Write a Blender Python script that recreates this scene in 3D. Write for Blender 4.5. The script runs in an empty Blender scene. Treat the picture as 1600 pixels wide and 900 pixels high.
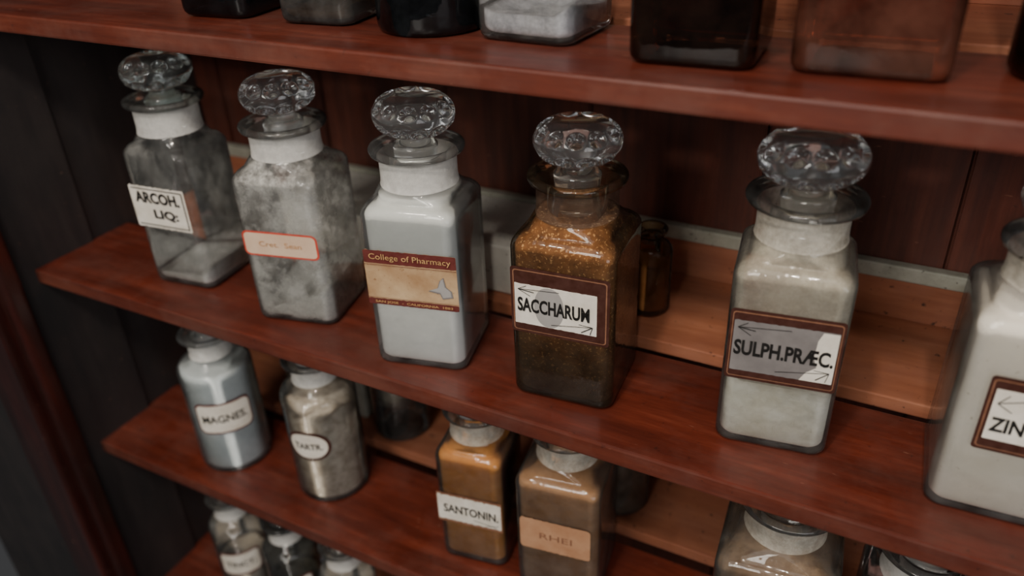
import bpy, bmesh, math, random
from mathutils import Vector, Matrix, noise
random.seed(4)
SC=bpy.context.scene; COL=SC.collection
# ------------------------------------------------------------------ camera
f=1263.9
Xc=Vector((2700,630,-f)).normalized(); Zc=-Vector((90,2150,f)).normalized(); Yc=Zc.cross(Xc)
right=Vector((Xc.x,Yc.x,Zc.x)); down=Vector((Xc.y,Yc.y,Zc.y)); fwd=Vector((Xc.z,Yc.z,Zc.z))
cd=bpy.data.cameras.new("camera"); cam=bpy.data.objects.new("camera",cd); COL.objects.link(cam)
m=Matrix.Identity(4)
for i in range(3):
    m[i][0]=right[i]; m[i][1]=-down[i]; m[i][2]=-fwd[i]
m[0][3],m[1][3],m[2][3]=.3662,-.4769,.45
cam.matrix_world=m
cd.sensor_width=36; cd.lens=f/1600*36; cd.clip_start=.01
cd.dof.use_dof=True; cd.dof.focus_distance=.67; cd.dof.aperture_fstop=3.0
SC.camera=cam
# ------------------------------------------------------------------ materials
def newmat(n):
    m=bpy.data.materials.new(n); m.use_nodes=True
    nt=m.node_tree
    for x in list(nt.nodes): nt.nodes.remove(x)
    return m,nt,nt.nodes.new("ShaderNodeOutputMaterial")
def N(nt,t,**k):
    n=nt.nodes.new(t)
    for a,b in k.items():
        if a in n.inputs.keys(): n.inputs[a].default_value=b
        else: setattr(n,a,b)
    return n
def coords(nt,scale=(1,1,1),loc=(0,0,0)):
    tc=N(nt,"ShaderNodeTexCoord"); mp=N(nt,"ShaderNodeMapping")
    mp.inputs["Scale"].default_value=scale; mp.inputs["Location"].default_value=loc
    nt.links.new(tc.outputs["Object"],mp.inputs[0]); return mp.outputs[0]
def noi(nt,vec,scale,detail=4,rough=.6):
    n=N(nt,"ShaderNodeTexNoise",Scale=scale,Detail=detail,Roughness=rough); nt.links.new(vec,n.inputs["Vector"]); return n.outputs["Fac"]
def ramp(nt,fac,stops):
    r=N(nt,"ShaderNodeValToRGB"); e=r.color_ramp.elements
    while len(e)<len(stops): e.new(.5)
    for i,(p,c) in enumerate(stops):
        e[i].position=p; e[i].color=(c if len(c)==4 else (*c,1))
    nt.links.new(fac,r.inputs[0]); return r.outputs[0]
def mixc(nt,fac,a,b,mode='MIX'):
    n=N(nt,"ShaderNodeMix",data_type='RGBA',blend_type=mode)
    for s,v in ((0,fac),(6,a),(7,b)):
        if isinstance(v,bpy.types.NodeSocket): nt.links.new(v,n.inputs[s])
        else: n.inputs[s].default_value=v if not isinstance(v,tuple) else (*v[:3],1)
    return n.outputs[2]
def bump(nt,h,st,dist=.001):
    b=N(nt,"ShaderNodeBump",Strength=st,Distance=dist); nt.links.new(h,b.inputs["Height"]); return b.outputs[0]
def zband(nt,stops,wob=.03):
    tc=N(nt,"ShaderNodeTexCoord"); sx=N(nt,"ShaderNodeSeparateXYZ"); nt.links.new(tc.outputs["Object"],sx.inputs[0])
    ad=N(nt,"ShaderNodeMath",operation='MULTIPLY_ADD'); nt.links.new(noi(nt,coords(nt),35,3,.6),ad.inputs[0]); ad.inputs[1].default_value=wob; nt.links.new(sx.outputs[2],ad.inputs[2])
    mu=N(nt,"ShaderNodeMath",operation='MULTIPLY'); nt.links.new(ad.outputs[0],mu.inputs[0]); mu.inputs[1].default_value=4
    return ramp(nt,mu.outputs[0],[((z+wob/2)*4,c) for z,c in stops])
def wood(n,c1,c2,c3,gs=(6,60,60),rough=.38,spots=.5,coat=.15,off=(0,0,0),dust=.2):
    m,nt,o=newmat(n); L=nt.links.new
    v=coords(nt,gs,off); g=noi(nt,v,1.0,6,.65)
    v2=coords(nt,(gs[0]*.6,gs[1]*.15,gs[2]*.15),off); g2=noi(nt,v2,2.0,5,.65)
    col=ramp(nt,g,[(.3,c1),(.55,c2),(.75,c3)])
    col=mixc(nt,ramp(nt,g2,[(.38,(0,0,0)),(.68,(.75,.75,.75))]),col,c1)
    v3=coords(nt,(1,1,1),(3,1,2)); sp=noi(nt,v3,95,3,.7)
    col=mixc(nt,ramp(nt,sp,[(.64,(0,0,0)),(.72,(spots,)*3)]),col,(.02,.008,.006))
    dus=noi(nt,coords(nt,(1,1,1),(9,3,1)),9,5,.7)
    col=mixc(nt,ramp(nt,dus,[(.45,(0,0,0)),(.75,(dust,)*3)]),col,(.30,.20,.16))
    sc=noi(nt,coords(nt,(60,230,200),(7,2,2)),1.0,2,.5)
    col=mixc(nt,ramp(nt,sc,[(.73,(0,0,0)),(.81,(.35,)*3)]),col,(.5,.24,.15))
    p=N(nt,"ShaderNodeBsdfPrincipled",Roughness=rough); p.inputs["Coat Weight"].default_value=coat; p.inputs["Coat Roughness"].default_value=.2
    L(col,p.inputs["Base Color"])
    rr=ramp(nt,g2,[(.3,(rough-.06,)*3),(.7,(rough+.16,)*3)]); L(rr,p.inputs["Roughness"])
    L(bump(nt,g,.2,.0005),p.inputs["Normal"]); L(p.outputs[0],o.inputs[0]); return m
def paint(n,c1,c2,scale=30,rough=.6,speck=None,bumpst=.2):
    m,nt,o=newmat(n); L=nt.links.new
    g=noi(nt,coords(nt),scale,5,.6); col=ramp(nt,g,[(.3,c1),(.7,c2)])
    if speck:
        s=noi(nt,coords(nt,(1,1,1),(5,5,5)),220,2,.6); col=mixc(nt,ramp(nt,s,[(.66,(0,0,0)),(.72,(.8,)*3)]),col,speck)
    p=N(nt,"ShaderNodeBsdfPrincipled",Roughness=rough); L(col,p.inputs["Base Color"])
    L(bump(nt,g,bumpst,.0008),p.inputs["Normal"]); L(p.outputs[0],o.inputs[0]); return m
def thin(n,tint,edge,gl=.06,dust=.1,dustc=(.75,.75,.72),dscale=40,ior=1.5,bst=.45):
    m,nt,o=newmat(n); L=nt.links.new
    lw=N(nt,"ShaderNodeLayerWeight",Blend=.35)
    tc=mixc(nt,lw.outputs["Facing"],tint,edge)
    tr=N(nt,"ShaderNodeBsdfTransparent"); L(tc,tr.inputs[0])
    g=noi(nt,coords(nt),dscale,5,.65)
    b=bump(nt,noi(nt,coords(nt),34,3,.5),bst,.0014)
    gs=N(nt,"ShaderNodeBsdfGlossy",Roughness=gl); L(b,gs.inputs["Normal"])
    fr=N(nt,"ShaderNodeFresnel",IOR=ior); L(b,fr.inputs["Normal"])
    mx=N(nt,"ShaderNodeMixShader"); L(fr.outputs[0],mx.inputs[0]); L(tr.outputs[0],mx.inputs[1]); L(gs.outputs[0],mx.inputs[2])
    df=N(nt,"ShaderNodeBsdfDiffuse"); df.inputs[0].default_value=(*dustc,1)
    m2=N(nt,"ShaderNodeMixShader"); L(ramp(nt,g,[(.35,(dust*.2,)*3),(.7,(dust,)*3)]),m2.inputs[0]); L(mx.outputs[0],m2.inputs[1]); L(df.outputs[0],m2.inputs[2])
    L(m2.outputs[0],o.inputs[0]); return m
def glass(n,c,rough=.01):
    m,nt,o=newmat(n); p=N(nt,"ShaderNodeBsdfPrincipled",Roughness=rough,IOR=1.5)
    p.inputs["Base Color"].default_value=(*c,1); p.inputs["Transmission Weight"].default_value=1
    g=noi(nt,coords(nt),60,2,.5); nt.links.new(bump(nt,g,.08,.001),p.inputs["Normal"])
    tr=N(nt,"ShaderNodeBsdfDiffuse"); tr.inputs[0].default_value=(.8,.8,.78,1)
    mx=N(nt,"ShaderNodeMixShader"); mx.inputs[0].default_value=.035
    nt.links.new(p.outputs[0],mx.inputs[1]); nt.links.new(tr.outputs[0],mx.inputs[2])
    nt.links.new(mx.outputs[0],o.inputs[0]); return m
def powder(n,c1,c2,scale=60,bst=.5,zs=None,rough=.8,spec=None):
    m,nt,o=newmat(n); L=nt.links.new
    g=noi(nt,coords(nt),scale,6,.7); col=ramp(nt,g,[(.32,c1),(.68,c2)])
    if spec:
        t=spec[2] if len(spec)>2 else .56
        s=noi(nt,coords(nt,(1,1,1),(2,2,2)),spec[1],2,.7); col=mixc(nt,ramp(nt,s,[(t,(0,0,0)),(t+.08,(1,)*3)]),col,spec[0])
    if zs: col=mixc(nt,1.0,col,zband(nt,zs),'MULTIPLY')
    p=N(nt,"ShaderNodeBsdfPrincipled",Roughness=rough); L(col,p.inputs["Base Color"])
    L(bump(nt,g,bst,.002),p.inputs["Normal"]); L(p.outputs[0],o.inputs[0]); return m
def residue(n,c,lo,hi,amax=.9,amin=.1,scale=30,c2=None,stretch=(1,1,1),zs=None):
    m,nt,o=newmat(n); L=nt.links.new
    g=noi(nt,coords(nt,stretch),scale,7,.7); a=ramp(nt,g,[(lo,(amin,)*3),(hi,(amax,)*3)])
    if zs: a=mixc(nt,1.0,a,zband(nt,[(z,(k,k,k)) for z,k in zs],.02),'MULTIPLY')
    g2=noi(nt,coords(nt,(1,1,1),(4,4,4)),110,5,.8)
    p=N(nt,"ShaderNodeBsdfPrincipled",Roughness=.7); L(ramp(nt,g2,[(.35,c2 or tuple(x*.6 for x in c)),(.65,c)]),p.inputs["Base Color"]); L(a,p.inputs["Alpha"])
    L(bump(nt,g2,.5,.001),p.inputs["Normal"]); L(p.outputs[0],o.inputs[0]); return m
def ink(n,c,rough=.5,metal=0):
    m,nt,o=newmat(n); p=N(nt,"ShaderNodeBsdfPrincipled",Roughness=rough,Metallic=metal)
    g=noi(nt,coords(nt),160,3,.6); nt.links.new(ramp(nt,g,[(.3,c),(.8,tuple(min(1,x*1.5+.01) for x in c))]),p.inputs["Base Color"])
    nt.links.new(p.outputs[0],o.inputs[0]); return m

M={}
M['shelf']=wood("shelf_wood",(.060,.010,.005),(.135,.024,.012),(.21,.045,.023),rough=.34,coat=.2,dust=.14)
M['shelfedge']=wood("shelf_edge_wood",(.070,.014,.008),(.130,.028,.014),(.20,.052,.028),rough=.45,coat=.1,off=(2,3,1),dust=.18)
M['rear']=wood("rear_board_wood",(.28,.09,.045),(.40,.145,.072),(.50,.205,.11),rough=.6,spots=.95,coat=0,off=(1,1,4))
M['plank']=wood("back_plank_wood",(.050,.012,.007),(.11,.026,.014),(.17,.044,.024),gs=(60,60,6),rough=.5,coat=.05,off=(4,0,2),dust=.08)
M['side']=wood("side_wood",(.016,.015,.016),(.028,.023,.023),(.040,.033,.031),gs=(40,40,5),rough=.5,spots=.2,coat=.1,dust=.04)
M['door']=wood("door_wood",(.012,.003,.002),(.035,.006,.004),(.075,.012,.007),gs=(40,40,5),rough=.3,spots=.1,coat=.4,dust=.03)
M['strip']=paint("grey_paint",(.28,.28,.22),(.42,.41,.34),60,.6,(.05,.04,.03))
M['white']=paint("white_card",(.60,.60,.54),(.76,.75,.68),40,.7,(.12,.1,.07))
M['clear']=thin("clear_glass",(.97,.97,.96),(.38,.38,.37),.05,.05)
M['dusty']=thin("dusty_glass",(.97,.97,.96),(.36,.37,.36),.06,.07,bst=.8)
M['milk']=thin("film_glass",(.985,.985,.98),(.8,.81,.81),.10,.08,(.85,.85,.84))
M['amber']=thin("amber_glass",(.96,.84,.68),(.38,.23,.12),.05,.04,(.5,.38,.25),bst=.8)
M['brown']=thin("brown_glass",(.10,.028,.012),(.02,.006,.003),.05,.03,(.3,.15,.1))
M['brownred']=thin("red_brown_glass",(.45,.17,.10),(.16,.05,.03),.12,.30,(.26,.10,.065),25)
M['black']=thin("dark_glass",(.03,.035,.04),(.01,.012,.014),.06,.03,(.2,.22,.25))
M['smoke']=thin("smoke_glass",(.25,.26,.24),(.08,.09,.08),.06,.06)
M['frost']=residue("frosted_neck",(.86,.84,.79),.3,.6,.75,.45,30,(.72,.70,.65))
M['frostdirty']=residue("frosted_grey_neck",(.80,.75,.64),.3,.65,.70,.30,40,(.56,.51,.42))
M['brownneck']=residue("brown_neck",(.13,.07,.04),.3,.65,.7,.3,40,(.04,.018,.01))
M['stopper']=glass("stopper_glass",(.98,.99,.98))
M['stoppergreen']=glass("green_stopper_glass",(.84,.94,.89),.02)
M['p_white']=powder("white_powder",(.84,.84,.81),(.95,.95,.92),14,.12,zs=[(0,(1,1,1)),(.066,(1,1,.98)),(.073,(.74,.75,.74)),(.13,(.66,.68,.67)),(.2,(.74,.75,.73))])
M['p_clump']=powder("clumpy_white_powder",(.60,.59,.55),(.98,.97,.93),70,1.)
M['r_clump']=residue("white_residue",(.98,.96,.92),.42,.60,.72,.05,38,(.74,.72,.68))
M['r_thin']=residue("thin_residue",(.92,.91,.87),.48,.74,.42,.01,22,(.6,.59,.56),(1.3,1.3,.5))
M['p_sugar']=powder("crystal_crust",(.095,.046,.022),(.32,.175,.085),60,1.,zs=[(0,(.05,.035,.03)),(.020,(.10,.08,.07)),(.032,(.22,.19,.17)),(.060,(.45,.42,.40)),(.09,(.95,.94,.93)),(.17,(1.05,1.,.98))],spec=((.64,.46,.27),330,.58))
M['p_sulph']=powder("sulphur_powder",(.80,.75,.61),(1.,.98,.88),48,1.)
M['r_sulph']=residue("pale_film",(.92,.84,.68),.3,.65,.58,.20,22,(.64,.57,.44),zs=[(0,.0),(.058,.0),(.068,1)])
M['r_tan']=residue("tan_film",(.44,.30,.18),.3,.65,.58,.18,22,(.24,.15,.09))
M['p_zinc']=powder("cream_powder",(.82,.76,.65),(.92,.86,.76),12,.12,spec=((.60,.53,.42),300,.66))
M['p_orange']=powder("orange_powder",(.56,.22,.04),(.76,.35,.08),30,.3,zs=[(0,(1,1,1)),(.06,(1,1,1)),(.11,(.75,.7,.65)),(.16,(.9,.85,.8))])
M['p_ochre']=powder("ochre_residue",(.30,.145,.06),(.50,.27,.125),25,.5)
M['p_blue']=powder("bluish_powder",(.50,.56,.56),(.70,.75,.75),30,.4)
M['p_beige']=powder("beige_chunks",(.42,.34,.25),(.84,.75,.62),80,1.)
M['p_cryst']=powder("clear_crystals",(.35,.36,.40),(.95,.95,1.),60,1.)
M['paper']=paint("paper",(.66,.60,.50),(.86,.81,.72),50,.7,bumpst=.1)
M['papertan']=paint("tan_paper",(.32,.17,.075),(.60,.42,.24),26,.7,(.25,.12,.05),.1)
M['paperpink']=paint("pink_paper",(.62,.42,.29),(.72,.54,.39),50,.6,bumpst=.1)
M['paperfade']=paint("faded_paper",(.42,.20,.10),(.54,.30,.17),50,.6,bumpst=.1)
M['silver']=paint("tarnished_silver",(.16,.145,.14),(.25,.23,.22),35,.45,bumpst=.1)
M['silver2']=paint("light_tarnish",(.32,.30,.28),(.40,.38,.36),35,.45,bumpst=.1)
M['border']=ink("brown_border",(.045,.014,.009),.35)
M['border2']=ink("light_brown_border",(.20,.09,.05),.35)
M['maroon']=ink("maroon_ink",(.10,.018,.014))
M['red']=ink("red_ink",(.46,.045,.025))
M['blk']=ink("black_ink",(.006,.005,.004))
M['gold']=ink("gold_ink",(.48,.28,.11))
M['goldtan']=ink("tan_ink",(.40,.20,.08))

# ------------------------------------------------------------------ mesh helpers
def mk(name,verts,faces,mats,parent=None,smooth=True,mi=None):
    me=bpy.data.meshes.new(name); me.from_pydata([tuple(v) for v in verts],[],faces)
    if not isinstance(mats,(list,tuple)): mats=[mats]
    for x in mats: me.materials.append(x)
    if mi: 
        for p,i in zip(me.polygons,mi): p.material_index=i
    if smooth: 
        for p in me.polygons: p.use_smooth=True
    me.update()
    o=bpy.data.objects.new(name,me); COL.objects.link(o)
    if parent: o.parent=parent
    return o
K=9
def ring(hw,hd,r,z):
    r=min(r,hw,hd); out=[]
    for q,(sx,sy) in enumerate(((1,1),(-1,1),(-1,-1),(1,-1))):
        for i in range(K):
            a=math.pi/2*(q+i/(K-1)); out.append(Vector((sx*(hw-r)+r*math.cos(a),sy*(hd-r)+r*math.sin(a),z)))
    return out
def loft(rings,cap0=True,cap1=True):
    n=len(rings[0]); v=[]; fcs=[]
    for rg in rings: v+=rg
    for j in range(len(rings)-1):
        for i in range(n):
            a=j*n+i; b=j*n+(i+1)%n; fcs.append((a,b,b+n,a+n))
    if cap0: fcs.append(tuple(reversed(range(n))))
    if cap1: fcs.append(tuple(range((len(rings)-1)*n,len(rings)*n)))
    return v,fcs
def bodyrings(a,H1,rn,Zs,cr,inset=0.,top=None,rnd=False):
    A=a-inset; R=[]
    def cc(hw,t): return hw if rnd else cr+(hw-cr)*t
    z0=inset*1.6
    for d,z in ((.010,0.),(.005,.0006),(.002,.002),(.0005,.0045),(0,.008)):
        R.append((A-d,z0+z,0))
    R.append((A,H1*.5,0)); R.append((A,H1-.004,0))
    rs=.012
    for i in range(0,7):
        p=math.pi/2*i/6*.78
        R.append((A-rs*(1-math.cos(p)),H1+(rs-inset)*math.sin(p),i/6*.15))
    hw0,zz,_=R[-1]; rn2=rn-inset
    for i in range(1,8):
        t=i/7; s=t*t*(3-2*t)
        R.append((hw0+(rn2-hw0)*t, zz+(Zs-inset*.3-zz)*(1-(1-t)**1.2)*.9+ (Zs-zz)*.1*s, .15+.85*min(1,t*1.15)))
    if top is not None:
        R=[x for x in R if x[1]<top-.002]
        last=R[-1]; R.append((last[0],top,last[2]))
    return [ring(h,h,cc(h,min(1,t)),z) for h,z,t in R]
def content(name,a,top,mat,parent,H1,rn,Zs,cr,inset=.0028,rnd=False,bumpz=.004,slope=(0,0),seed=0):
    rg=bodyrings(a,H1,rn,Zs,cr,inset,top,rnd)
    last=rg[-1]
    for s in (.9,.75,.55,.35,.15,.02):
        rg.append([Vector((p.x*s,p.y*s,p.z)) for p in last])
    for rr in rg[-7:]:
        for p in rr:
            p.z+=bumpz*noise.noise(Vector((p.x*45+seed,p.y*45,seed)))*2+slope[0]*p.x+slope[1]*p.y
    v,fc=loft(rg); return mk(name,v,fc,mat,parent)
def lathe(prof,n=48):
    v=[];fc=[]
    for r,z in prof:
        for i in range(n):
            a=2*math.pi*i/n; v.append(Vector((r*math.cos(a),r*math.sin(a),z)))
    for j in range(len(prof)-1):
        for i in range(n):
            A=j*n+i;B=j*n+(i+1)%n; fc.append((A,B,B+n,A+n))
    return v,fc
STOP={}
def stopper_mesh(R,T):
    key=(round(R,4),round(T,4))
    if key in STOP: return STOP[key]
    n=144; v=[];fc=[]
    rows=[(.0015,-T-.042,0),(.015,-T-.042,0),(.0165,-T-.040,0),(.0195,-T-.011,0),(.0195,-T-.009,0),(.017,-T-.007,0),(.0125,-T-.005,0),(.0125,-T-.002,0)]
    P=[]
    for i in range(0,49):
        ph=math.radians(-80+160*i/48); r=R*math.cos(ph)**.62; z=T*math.copysign(abs(math.sin(ph))**.95,ph)
        P.append((r,z,ph))
    P.append((R*.12,T*1.0,math.radians(89))); P.append((.0005,T*1.0,math.radians(90)))
    NN=12; allr=[(r,z,None) for r,z,_ in rows]+P
    for r,z,ph in allr:
        for i in range(n):
            a=2*math.pi*i/n; k=0
            if ph is not None:
                # circular thumbprints, one row above and one below the rim
                d=(math.degrees(abs(ph))-30)/19; th=(NN*a+(math.pi if ph<0 else 0)+math.pi)%(2*math.pi)-math.pi
                q=d*d+(th/2.6)**2
                k=.15*max(0,1-q)**.9
            v.append((r*(1-k)*math.cos(a),r*(1-k)*math.sin(a),z*(1-k*1.1)))
    for j in range(len(allr)-1):
        for i in range(n):
            A=j*n+i;B=j*n+(i+1)%n; fc.append((A,B,B+n,A+n))
    fc.append(tuple(reversed(range(n)))); fc.append(tuple(range((len(allr)-1)*n,len(allr)*n)))
    STOP[key]=(v,fc); return STOP[key]
# ------------------------------------------------------------------ labels
def text_geo(s,bold=.0):
    cu=bpy.data.curves.new("tmp","FONT"); cu.body=s; cu.size=1; cu.offset=bold; cu.resolution_u=3
    ob=bpy.data.objects.new("tmp",cu); COL.objects.link(ob)
    bpy.context.view_layer.update()
    me=bpy.data.meshes.new_from_object(ob.evaluated_get(bpy.context.evaluated_depsgraph_get()))
    vs=[(v.co.x,v.co.y) for v in me.vertices]; fs=[tuple(p.vertices) for p in me.polygons]
    bpy.data.objects.remove(ob); bpy.data.curves.remove(cu); bpy.data.meshes.remove(me)
    return vs,fs
def shape_cols(x0,x1,z0,z1,c,oval=False,n=28,tear=0,seed=0):
    cols=[]; 
    xs=sorted(set([x0+(x1-x0)*i/n for i in range(n+1)]+[x0+c*(1-math.cos(math.pi/2*i/5)) for i in range(6)]+[x1-c*(1-math.cos(math.pi/2*i/5)) for i in range(6)]))
    for x in xs:
        if oval:
            t=(x-(x0+x1)/2)/((x1-x0)/2); h=(z1-z0)/2*math.sqrt(max(0,1-abs(t)**2.4)); mid=(z0+z1)/2; lo,hi=mid-h,mid+h
        else:
            d=min(x-x0,x1-x); e=0
            if d<c: e=c-math.sqrt(max(0,c*c-(c-d)**2))
            lo,hi=z0+e,z1-e
        if tear: 
            lo+=tear*noise.noise(Vector((x*300,seed,0))); hi+=tear*noise.noise(Vector((x*300,seed,5)))
        cols.append((x,lo,hi))
    return cols
def label(parent,front,layers,texts=(),lines=(),polys=(),R=None,sx=1.,sz=1.):
    def place(x,z,off):
        x*=sx; z*=sz
        if R:
            a=x/R; return ((R+off)*math.sin(a),-(R+off)*math.cos(a),z)
        return (x,-(front+off),z)
    v=[];fc=[];mi=[];mats=[]
    off=.0005
    for L in layers:
        x0,x1,z0,z1,c,mat=L[:6]; kw=L[6] if len(L)>6 else {}
        if mat not in mats: mats.append(mat)
        cols=shape_cols(x0,x1,z0,z1,c,**kw); b=len(v)
        for x,lo,hi in cols: v.append(place(x,lo,off)); v.append(place(x,hi,off))
        for i in range(len(cols)-1):
            a=b+2*i; fc.append((a,a+2,a+3,a+1)); mi.append(mats.index(mat))
        off+=.00025
    for pts,mat in polys:
        if mat not in mats: mats.append(mat)
        b=len(v)
        for x,z in pts: v.append(place(x,z,off))
        fc.append(tuple(range(b,b+len(pts)))); mi.append(mats.index(mat))
        off+=.0001
    off+=.00025
    lo=mk("label",v,fc,mats,parent,False,mi)
    v=[];fc=[];mi=[];mats=[]
    for s,cx,cz,w,h,mat,bold in texts:
        if mat not in mats: mats.append(mat)
        vs,fs=text_geo(s,bold)
        xa=min(p[0] for p in vs);xb=max(p[0] for p in vs);ya=min(p[1] for p in vs);yb=max(p[1] for p in vs)
        b=len(v)
        for x,y in vs:
            v.append(place(cx+((x-xa)/(xb-xa)-.5)*w,cz+((y-ya)/(yb-ya)-.5)*h,off))
        for q in fs: fc.append(tuple(b+i for i in q)); mi.append(mats.index(mat))
    for (xa,za,xb,zb,w,mat) in lines:
        if mat not in mats: mats.append(mat)
        d=Vector((xb-xa,zb-za)).normalized()*w/2; nx,nz=-d.y,d.x; b=len(v)
        for x,z in ((xa+nx,za+nz),(xa-nx,za-nz),(xb-nx,zb-nz),(xb+nx,zb+nz)): v.append(place(x,z,off))
        fc.append((b,b+1,b+2,b+3)); mi.append(mats.index(mat))
    if v: mk("lettering",v,fc,mats,lo,False,mi)
    return lo
# ------------------------------------------------------------------ bottle
def bottle(lab,grp,x,y,z,rot=0,a=.0445,H1=.153,rn=.035,Zs=.174,Zf=.205,rf=.042,cr=.011,glassm='clear',neckm='frost',stopm='stopper',
           R=.0355,T=.0180,fill=(),resid=None,rnd=False,tilt=0,name="apothecary_bottle"):
    e=bpy.data.objects.new(name,None); e.empty_display_size=.02; COL.objects.link(e)
    e.location=(x,y,z); e.rotation_euler=(0,0,math.radians(rot))
    e["label"]=lab; e["category"]="bottle"; e["group"]=grp
    v,fc=loft(bodyrings(a,H1,rn,Zs,cr,0,None,rnd),True,False)
    mk("body",v,fc,M[glassm],e)
    nk=[(rn,Zs-.0005),(rn-.0006,Zs+.002),(rn-.001,Zs+.006),(rn-.001,Zf-.008),(rn,Zf-.0055),(rn+.002,Zf-.0045),(rf-.003,Zf-.0035),(rf-.0008,Zf-.0025),(rf,Zf-.0005),(rf,Zf+.001),(rf-.001,Zf+.0025),(rf-.003,Zf+.0032),(rf-.006,Zf+.003),(rn-.004,Zf+.0005),(rn-.008,Zf-.003),(rn-.010,Zf-.008),(rn-.010,Zs+.002),(rn-.008,Zs-.004)]
    v,fc=lathe(nk,56); mk("neck",v,fc,[M[neckm],M[glassm]],e,True,[0 if j//56<4 else 1 for j in range(len(fc))])
    for i,(nm,top,mt,kw) in enumerate(fill):
        content(nm,a,top,M[mt],e,H1,rn,Zs,cr,rnd=rnd,seed=x*10+i,**kw)
    if resid:
        v,fc=loft(bodyrings(a,H1,rn,Zs,cr,.0016,None,rnd),True,False); mk("residue",v,fc,M[resid],e)
    if stopm:
        v,fc=stopper_mesh(R,T); s=mk("stopper",v,fc,M[stopm],e); s.location=(0,0,Zf+T+.0115)
        s.rotation_euler=(math.radians(random.uniform(-2,2)+tilt),math.radians(random.uniform(-2,2)),random.uniform(0,1))
    return e
def arrows(x0,x1,z0,z1,w,mat):
    L=[]; s=(z1-z0)
    L+=[(x0+.003,z1-.13*s,x0+.55*(x1-x0),z1-.07*s,w,mat),(x0+.003,z1-.13*s,x0+.010,z1-.03*s,w,mat),(x0+.003,z1-.13*s,x0+.013,z1-.27*s,w,mat),(x0+.003,z1-.13*s,x0+.016,z1-.17*s,w*1.6,mat)]
    L+=[(x1-.003,z0+.22*s,x1-.55*(x1-x0),z0+.09*s,w,mat),(x1-.003,z0+.22*s,x1-.014,z0+.24*s,w,mat),(x1-.003,z0+.22*s,x1-.005,z0+.03*s,w,mat),(x1-.003,z0+.22*s,x1-.012,z0+.05*s,w*1.6,mat)]
    return L
GM="square apothecary bottles on the middle shelf"; GL="apothecary bottles on the lower shelf"; GT="bottles on the upper shelf"; GB="bottles on the bottom shelf"
b=bottle("clear square glass bottle with white paper label and a little powder",GM,-.349,.086,0,6,glassm='dusty',resid='r_thin',stopm='stoppergreen',Zf=.206,a=.0405,rn=.034,rf=.041,
         fill=[("powder",.016,'p_clump',dict(slope=(.15,.05)))])
label(b,.0405,[(-.038,.034,.078,.130,.001,M['paper'],dict(tear=.0015)),],[("ARCOH.",-.003,.1165,.058,.0145,M['blk'],.04),("LIQ:",.004,.0955,.032,.0135,M['blk'],.04)],
      [(-.035,.0815,.031,.0815,.0014,M['blk']),(-.035,.127,.031,.127,.0014,M['blk']),(.031,.0815,.031,.127,.0014,M['blk'])],sx=1.03,sz=.93)
b=bottle("clear square bottle crusted with white powder, red-bordered label",GM,-.184,.082,0,13,glassm='dusty',resid='r_clump',Zf=.202,a=.0445,
         fill=[("powder",.030,'p_clump',dict(slope=(.30,.15),bumpz=.006))])
label(b,.0445,[(-.037,.037,.083,.112,.006,M['red']),(-.0352,.0352,.085,.110,.0045,M['paperpink'])],[("Cret.  Sean",0,.098,.042,.006,M['goldtan'],.0)],sx=1.1,sz=.94)
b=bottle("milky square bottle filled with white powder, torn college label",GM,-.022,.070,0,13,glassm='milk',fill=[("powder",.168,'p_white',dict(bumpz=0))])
label(b,.0445,[(-.038,.039,.072,.130,.001,M['papertan'],dict(tear=.0012)),(-.038,.039,.1165,.130,.001,M['maroon'],dict(tear=.0006)),(-.038,.039,.072,.0785,.001,M['maroon'],dict(tear=.0006))],
      [("College of Pharmacy",.001,.1232,.068,.0078,M['gold'],.0),("SAN JOSE  -  CALIFORNIA  1883",.001,.0752,.066,.0032,M['gold'],.01)],
      [(-.038,.1155,.039,.1155,.0005,M['maroon']),(-.038,.0798,.039,.0798,.0004,M['maroon'])],
      [([(.014,.092),(.022,.0955),(.0245,.104),(.028,.108),(.0295,.098),(.034,.094),(.035,.087),(.026,.0845),(.024,.090)],M['silver']),([(.0155,.093),(.023,.0965),(.0255,.105),(.0275,.1065),(.0283,.098),(.033,.0935),(.0335,.088),(.0265,.086),(.0245,.0915)],M['silver2']),
       ],sx=1.12,sz=.95)
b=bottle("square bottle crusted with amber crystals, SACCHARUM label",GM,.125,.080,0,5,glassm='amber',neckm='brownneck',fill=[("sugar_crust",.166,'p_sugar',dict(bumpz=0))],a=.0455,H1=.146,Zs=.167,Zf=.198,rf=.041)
label(b,.0455,[(-.0395,.0395,.073,.140,.003,M['border']),(-.0375,.0375,.0755,.1375,.0025,M['border2']),(-.0365,.0365,.0765,.1365,.002,M['border']),(-.036,.030,.083,.124,.0005,M['paper'],dict(tear=.0006)),(-.020,.004,.0835,.1235,.002,M['silver2'],dict(oval=True))],
      [("SACCHARUM",-.0045,.1035,.058,.0145,M['blk'],.03)],arrows(-.036,.030,.083,.124,.0005,M['blk']),sx=1.08,sz=.94)
b=bottle("square bottle half full of pale sulphur powder, SULPH. PRAEC. label",GM,.299,.093,0,8,glassm='dusty',neckm='frostdirty',resid='r_sulph',a=.043,rf=.043,rn=.034,R=.0380,T=.019,H1=.152,Zf=.204,
         fill=[("powder",.066,'p_sulph',dict(bumpz=.007,slope=(-.1,.1)))])
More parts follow.
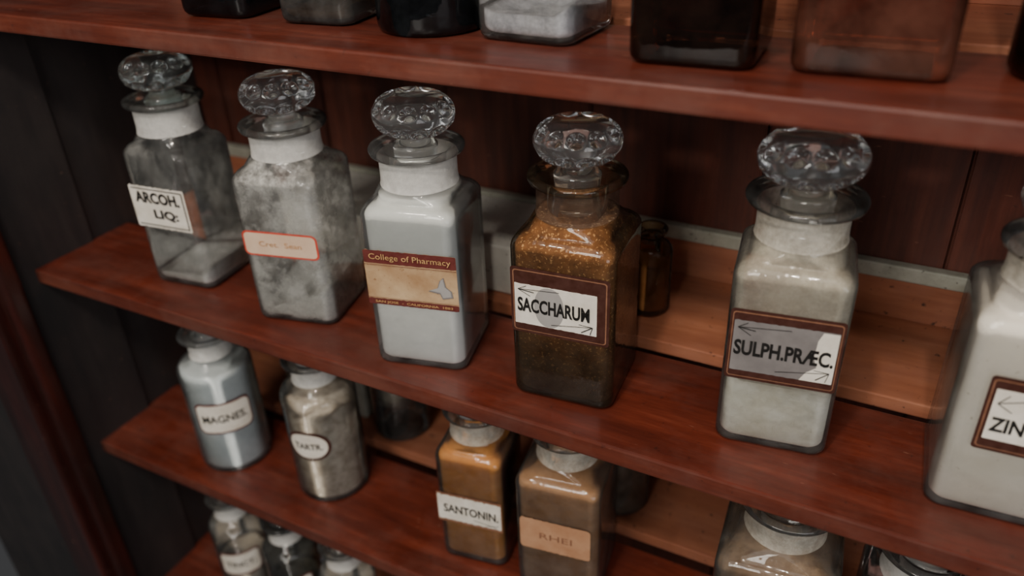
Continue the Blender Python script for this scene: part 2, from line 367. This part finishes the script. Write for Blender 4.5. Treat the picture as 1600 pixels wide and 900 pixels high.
label(b,.043,[(-.041,.041,.070,.137,.003,M['border']),(-.0392,.0392,.0725,.1345,.0025,M['border2']),(-.0384,.0384,.0735,.1335,.002,M['border']),(-.0375,.0375,.079,.127,.0005,M['silver'],dict(tear=.0006))],
      [("SULPH.PRÆC.",.000,.102,.072,.0145,M['blk'],.03)],arrows(-.0375,.0375,.079,.127,.0005,M['blk']),
      [([(.014,.0792),(.0373,.0792),(.0373,.126),(.026,.126),(.023,.118),(.022,.102),(.025,.093),(.018,.087)],M['paper'])],sx=.99,sz=.94)
b=bottle("large square bottle full of cream powder, ZINC label",GM,.463,.089,0,3,glassm='milk',neckm='frostdirty',a=.047,H1=.153,Zs=.175,Zf=.200,rn=.034,rf=.040,fill=[("powder",.164,'p_zinc',dict(bumpz=0))])
label(b,.047,[(-.030,.040,.066,.131,.003,M['border']),(-.028,.038,.0685,.1285,.0025,M['border2']),(-.027,.037,.0695,.1275,.002,M['border']),(-.025,.035,.077,.121,.0005,M['paper'])],
      [("ZINC.OX.",.005,.091,.056,.013,M['blk'],.03)],[(-.022,.109,.004,.118,.0007,M['blk']),(-.022,.109,-.016,.117,.0007,M['blk']),(-.022,.109,-.012,.103,.0007,M['blk'])],sx=.95,sz=.94)
bottle("small amber bottle standing on the rear board",GM,.146,.216,0,0,a=.022,H1=.068,rn=.012,Zs=.080,Zf=.092,rf=.016,glassm='amber',neckm='brownneck',stopm=None,rnd=True,fill=[("dried_residue",.058,'p_ochre',{})])
# ---- lower shelf
zl=-.268
b=bottle("round clear bottle of bluish white powder, red-bordered label",GL,-.358,.068,zl,45,a=.0445,rnd=True,H1=.142,rn=.026,Zs=.163,Zf=.190,rf=.034,glassm='milk',fill=[("powder",.148,'p_blue',dict(bumpz=0))],R=.028,T=.015)
label(b,.0445,[(-.034,.036,.070,.118,.009,M['maroon']),(-.032,.034,.0725,.1155,.008,M['paper'])],[("MAGNES.",.001,.094,.054,.012,M['blk'],.02)],R=.0445,sz=.95)
b=bottle("round clear bottle of beige lumps with dark oval-bordered label",GL,-.207,.082,zl,16,a=.044,rnd=True,H1=.142,rn=.027,Zs=.163,Zf=.190,rf=.035,glassm='clear',fill=[("lumps",.128,'p_beige',dict(bumpz=.006))],R=.028,T=.015)
label(b,.044,[(-.030,.026,.070,.112,.01,M['border'],dict(oval=True)),(-.026,.022,.0735,.1085,.01,M['paper'],dict(oval=True))],[("TARTR.",-.001,.091,.034,.009,M['blk'],.02)],R=.044)
bottle("empty round clear glass bottle behind the powder bottles",GL,-.187,.206,zl,0,a=.038,rnd=True,H1=.115,Zs=.134,rn=.022,Zf=.158,rf=.03,glassm='dusty',neckm='frost',resid='r_sulph',R=.025,T=.014)
b=bottle("square bottle of orange powder with SANTONIN label",GL,.012,.080,zl,9,a=.0375,H1=.143,rn=.029,Zs=.163,Zf=.193,rf=.035,glassm='clear',neckm='frostdirty',fill=[("powder",.152,'p_orange',dict(bumpz=0))],R=.030,T=.016)
label(b,.0375,[(-.038,.038,.060,.104,.001,M['border2']),(-.037,.037,.064,.101,.001,M['paper'],dict(tear=.002))],[("SANTONIN.",.002,.082,.064,.0125,M['blk'],.02)],[(.005,.071,.032,.0665,.0006,M['blk']),(.02,.0665,.034,.070,.0006,M['blk'])],sx=.97,sz=.95)
b=bottle("square amber-stained bottle with faded brown label",GL,.112,.089,zl,8,a=.0445,H1=.143,rn=.032,Zs=.163,Zf=.193,rf=.038,glassm='clear',neckm='frostdirty',fill=[("powder",.148,'p_ochre',dict(bumpz=0))],R=.030,T=.016)
label(b,.0445,[(-.038,.036,.062,.104,.004,M['paperfade'],dict(tear=.001))],[("RHEI",0,.083,.034,.008,M['border2'],0)])
bottle("empty dusty clear bottle behind the amber bottle",GL,.128,.206,zl,0,a=.034,rnd=True,H1=.12,Zs=.138,rn=.022,Zf=.160,rf=.03,glassm='dusty',resid='r_tan',R=.025,T=.014)
bottle("clear square bottle with yellowish dusty contents",GL,.326,.089,zl,5,a=.053,H1=.135,Zs=.158,rn=.036,Zf=.190,rf=.044,glassm='dusty',neckm='frostdirty',resid='r_tan',fill=[("powder",.06,'p_ochre',{})],R=.030,T=.016)
bottle("empty clear square glass bottle",GL,.440,.089,zl,5,a=.044,H1=.130,Zs=.152,rn=.034,Zf=.185,rf=.042,glassm='clear',R=.030,T=.016)
# ---- bottom shelf
zb=-.556
for i,(x,lab) in enumerate(((-.408,"clear round bottle with red-bordered paper label"),(-.306,"dark-shouldered round bottle with paper label"),(-.205,"clear round bottle with dark-bordered paper label"))):
    b=bottle(lab,GB,x,.069,zb,[42,38,30][i],a=.037,rnd=True,H1=.135,Zs=.157,rn=.024,Zf=.186,rf=.031,glassm=['dusty','smoke','dusty'][i],resid='r_thin',fill=[("powder",.07,'p_beige',{})],R=.027,T=.015)
    label(b,.037,[(-.03,.03,.062,.106,.008,M['maroon'] if i!=2 else M['border']),(-.028,.028,.065,.103,.007,M['paper'])],[(["TINCT.","SODII","POTAS."][i],0,.084,.042,.010,M['blk'],.02)],R=.037)
# ---- upper shelf
zt=.303
bottle("dark smoked glass bottle",GT,-.215,.086,zt,5,a=.037,glassm='black',neckm='brownneck',rn=.03,rf=.036)
bottle("smoky grey glass bottle with pale base",GT,-.107,.090,zt,6,a=.035,glassm='smoke',neckm='frostdirty',fill=[("powder",.012,'p_ochre',{})],rn=.03,rf=.036)
bottle("round nearly black glass bottle",GT,-.006,.088,zt,0,a=.045,rnd=True,glassm='black',neckm='brownneck')
bottle("clear square bottle with glassy crystals in the base",GT,.091,.097,zt,-3,a=.040,glassm='clear',fill=[("crystals",.022,'p_cryst',dict(bumpz=.006))],resid='r_thin')
bottle("dark brown square glass bottle",GT,.218,.077,zt,3,a=.0415,glassm='brown',neckm='brownneck',stopm='stoppergreen')
bottle("large red-brown square glass bottle",GT,.325,.094,zt,2,a=.046,H1=.18,Zs=.202,Zf=.235,glassm='brownred',neckm='brownneck')
bottle("dark round bottle beside the red-brown bottle",GT,.440,.098,zt,0,a=.040,rnd=True,glassm='brown',neckm='brownneck')

# ------------------------------------------------------------------ cabinet
cab=bpy.data.objects.new("display_cabinet",None); COL.objects.link(cab)
cab["label"]="reddish-brown wooden apothecary cabinet with open shelves of bottles"; cab["category"]="cabinet"
def box(name,x0,x1,y0,y1,z0,z1,mat,parent=cab,bev=.0015,seg=2,mats=None):
    bm=bmesh.new(); bmesh.ops.create_cube(bm,size=1)
    for v in bm.verts: v.co=Vector(((x0+x1)/2+v.co.x*(x1-x0),(y0+y1)/2+v.co.y*(y1-y0),(z0+z1)/2+v.co.z*(z1-z0)))
    if bev: bmesh.ops.bevel(bm,geom=bm.edges[:],offset=bev,segments=seg,profile=.6,affect='EDGES')
    me=bpy.data.meshes.new(name); bm.to_mesh(me); bm.free(); me.materials.append(mat)
    if mats:
        me.materials.append(mats)
        for p in me.polygons:
            if p.normal.y<-.5: p.material_index=1
    o=bpy.data.objects.new(name,me); COL.objects.link(o)
    if parent: o.parent=parent
    return o
XL,XR=-.550,.80
for z in (zt,0,zl,zb):
    box("shelf",XL,XR,0,.140,z-.018,z,M['shelf'],bev=.0022,mats=M['shelfedge'])
    box("rear_board",XL,XR,.163,.300,z-.014,z,M['rear'])
    box("splash_board",XL,XR,.2985,.304,z,z+.045,M['rear'],bev=.0008)
    box("painted_strip",XL,XR,.292,.304,z+.0452,z+.061,M['strip'],bev=.002)
edges=[-.69,-.504,-.327,-.141,.043,.229,.407,.59,.81]
bm=bmesh.new()
for i in range(len(edges)-1):
    x0,x1=edges[i]+.001,edges[i+1]-.001
    r=bmesh.ops.create_cube(bm,size=1)
    for vv in r['verts']: vv.co=Vector(((x0+x1)/2+vv.co.x*(x1-x0),.310+vv.co.y*.010,.0+vv.co.z*1.45))
bmesh.ops.bevel(bm,geom=bm.edges[:],offset=.002,segments=2,affect='EDGES')
r=bmesh.ops.create_cube(bm,size=1)
for vv in r['verts']: vv.co=Vector((.06+vv.co.x*1.5,.320+vv.co.y*.008,vv.co.z*1.45))
me=bpy.data.meshes.new("back_panel"); bm.to_mesh(me); bm.free(); me.materials.append(M['plank'])
o=bpy.data.objects.new("back_panel",me); COL.objects.link(o); o.parent=cab
box("side_panel",XL-.02,XL,.085,.305,-.72,.72,M['side'])
box("side_panel",XL-.02,XL+.006,-.02,.083,-.72,.72,M['side'])
box("side_panel",XR,XR+.02,-.02,.305,-.72,.72,M['side'])
door=box("door",-.62,-.548,-.062,-.026,-.72,.72,M['door'],bev=.006,seg=4)
o=box("moulding",-.550,-.528,-.050,-.026,-.72,.72,M['door'],parent=door,bev=.007,seg=5)
box("outer_frame",-.86,-.622,-.048,-.020,-.95,.72,M['side'],bev=.004,seg=3)
o=box("cardboard_box",-.34,.036,.180,.290,0.0005,.058,M['white'],parent=None,bev=.003); o["label"]="long low white cardboard box on the rear board"; o["category"]="box"; o["group"]="pale boxes at the back of the shelf"
o=box("cardboard_box",.428,.66,.172,.290,0.0005,.056,M['strip'],parent=None,bev=.006); o["label"]="pale grey-green box on the rear board by the cream bottle"; o["category"]="box"; o["group"]="pale boxes at the back of the shelf"
o=box("cardboard_box",-.38,-.24,.195,.290,zl+.0005,zl+.085,M['strip'],parent=None,bev=.003); o["label"]="pale grey box behind the bluish powder bottle"; o["category"]="box"; o["group"]="pale boxes on the lower shelf"

# ------------------------------------------------------------------ light
def area(n,loc,tgt,size,power,col,sy=None):
    l=bpy.data.lights.new(n,'AREA'); l.size=size; l.energy=power; l.color=col
    if sy: l.shape='RECTANGLE'; l.size_y=sy
    o=bpy.data.objects.new(n,l); COL.objects.link(o); o.location=loc
    o.rotation_euler=(Vector(tgt)-Vector(loc)).to_track_quat('-Z','Y').to_euler(); return o
area("window_light",(.05,-1.7,1.15),(.08,.05,0),.6,18.5,(1,.94,.86))
area("ceiling_lamp",(.15,-.75,1.25),(.15,.1,0),.07,5.5,(1,.88,.75))
area("ceiling_lamp",(.45,-.85,1.25),(.3,.1,0),.06,5,(1,.9,.80))
area("ceiling_lamp",(-.30,-.95,1.25),(-.2,.1,0),.06,2.5,(1,.9,.80))
area("room_light",(1.7,-1.2,.5),(.2,.1,0),.9,9,(.97,.97,1))
area("overhead_fill",(.2,-1.3,2.1),(.2,-.2,0),1.8,14,(1,.96,.9))  # added soft fill in place of a lit ceiling, brightens the stopper reflections
w=bpy.data.worlds.new("world"); SC.world=w; w.use_nodes=True
w.node_tree.nodes["Background"].inputs[0].default_value=(.66,.66,.68,1); w.node_tree.nodes["Background"].inputs[1].default_value=.07
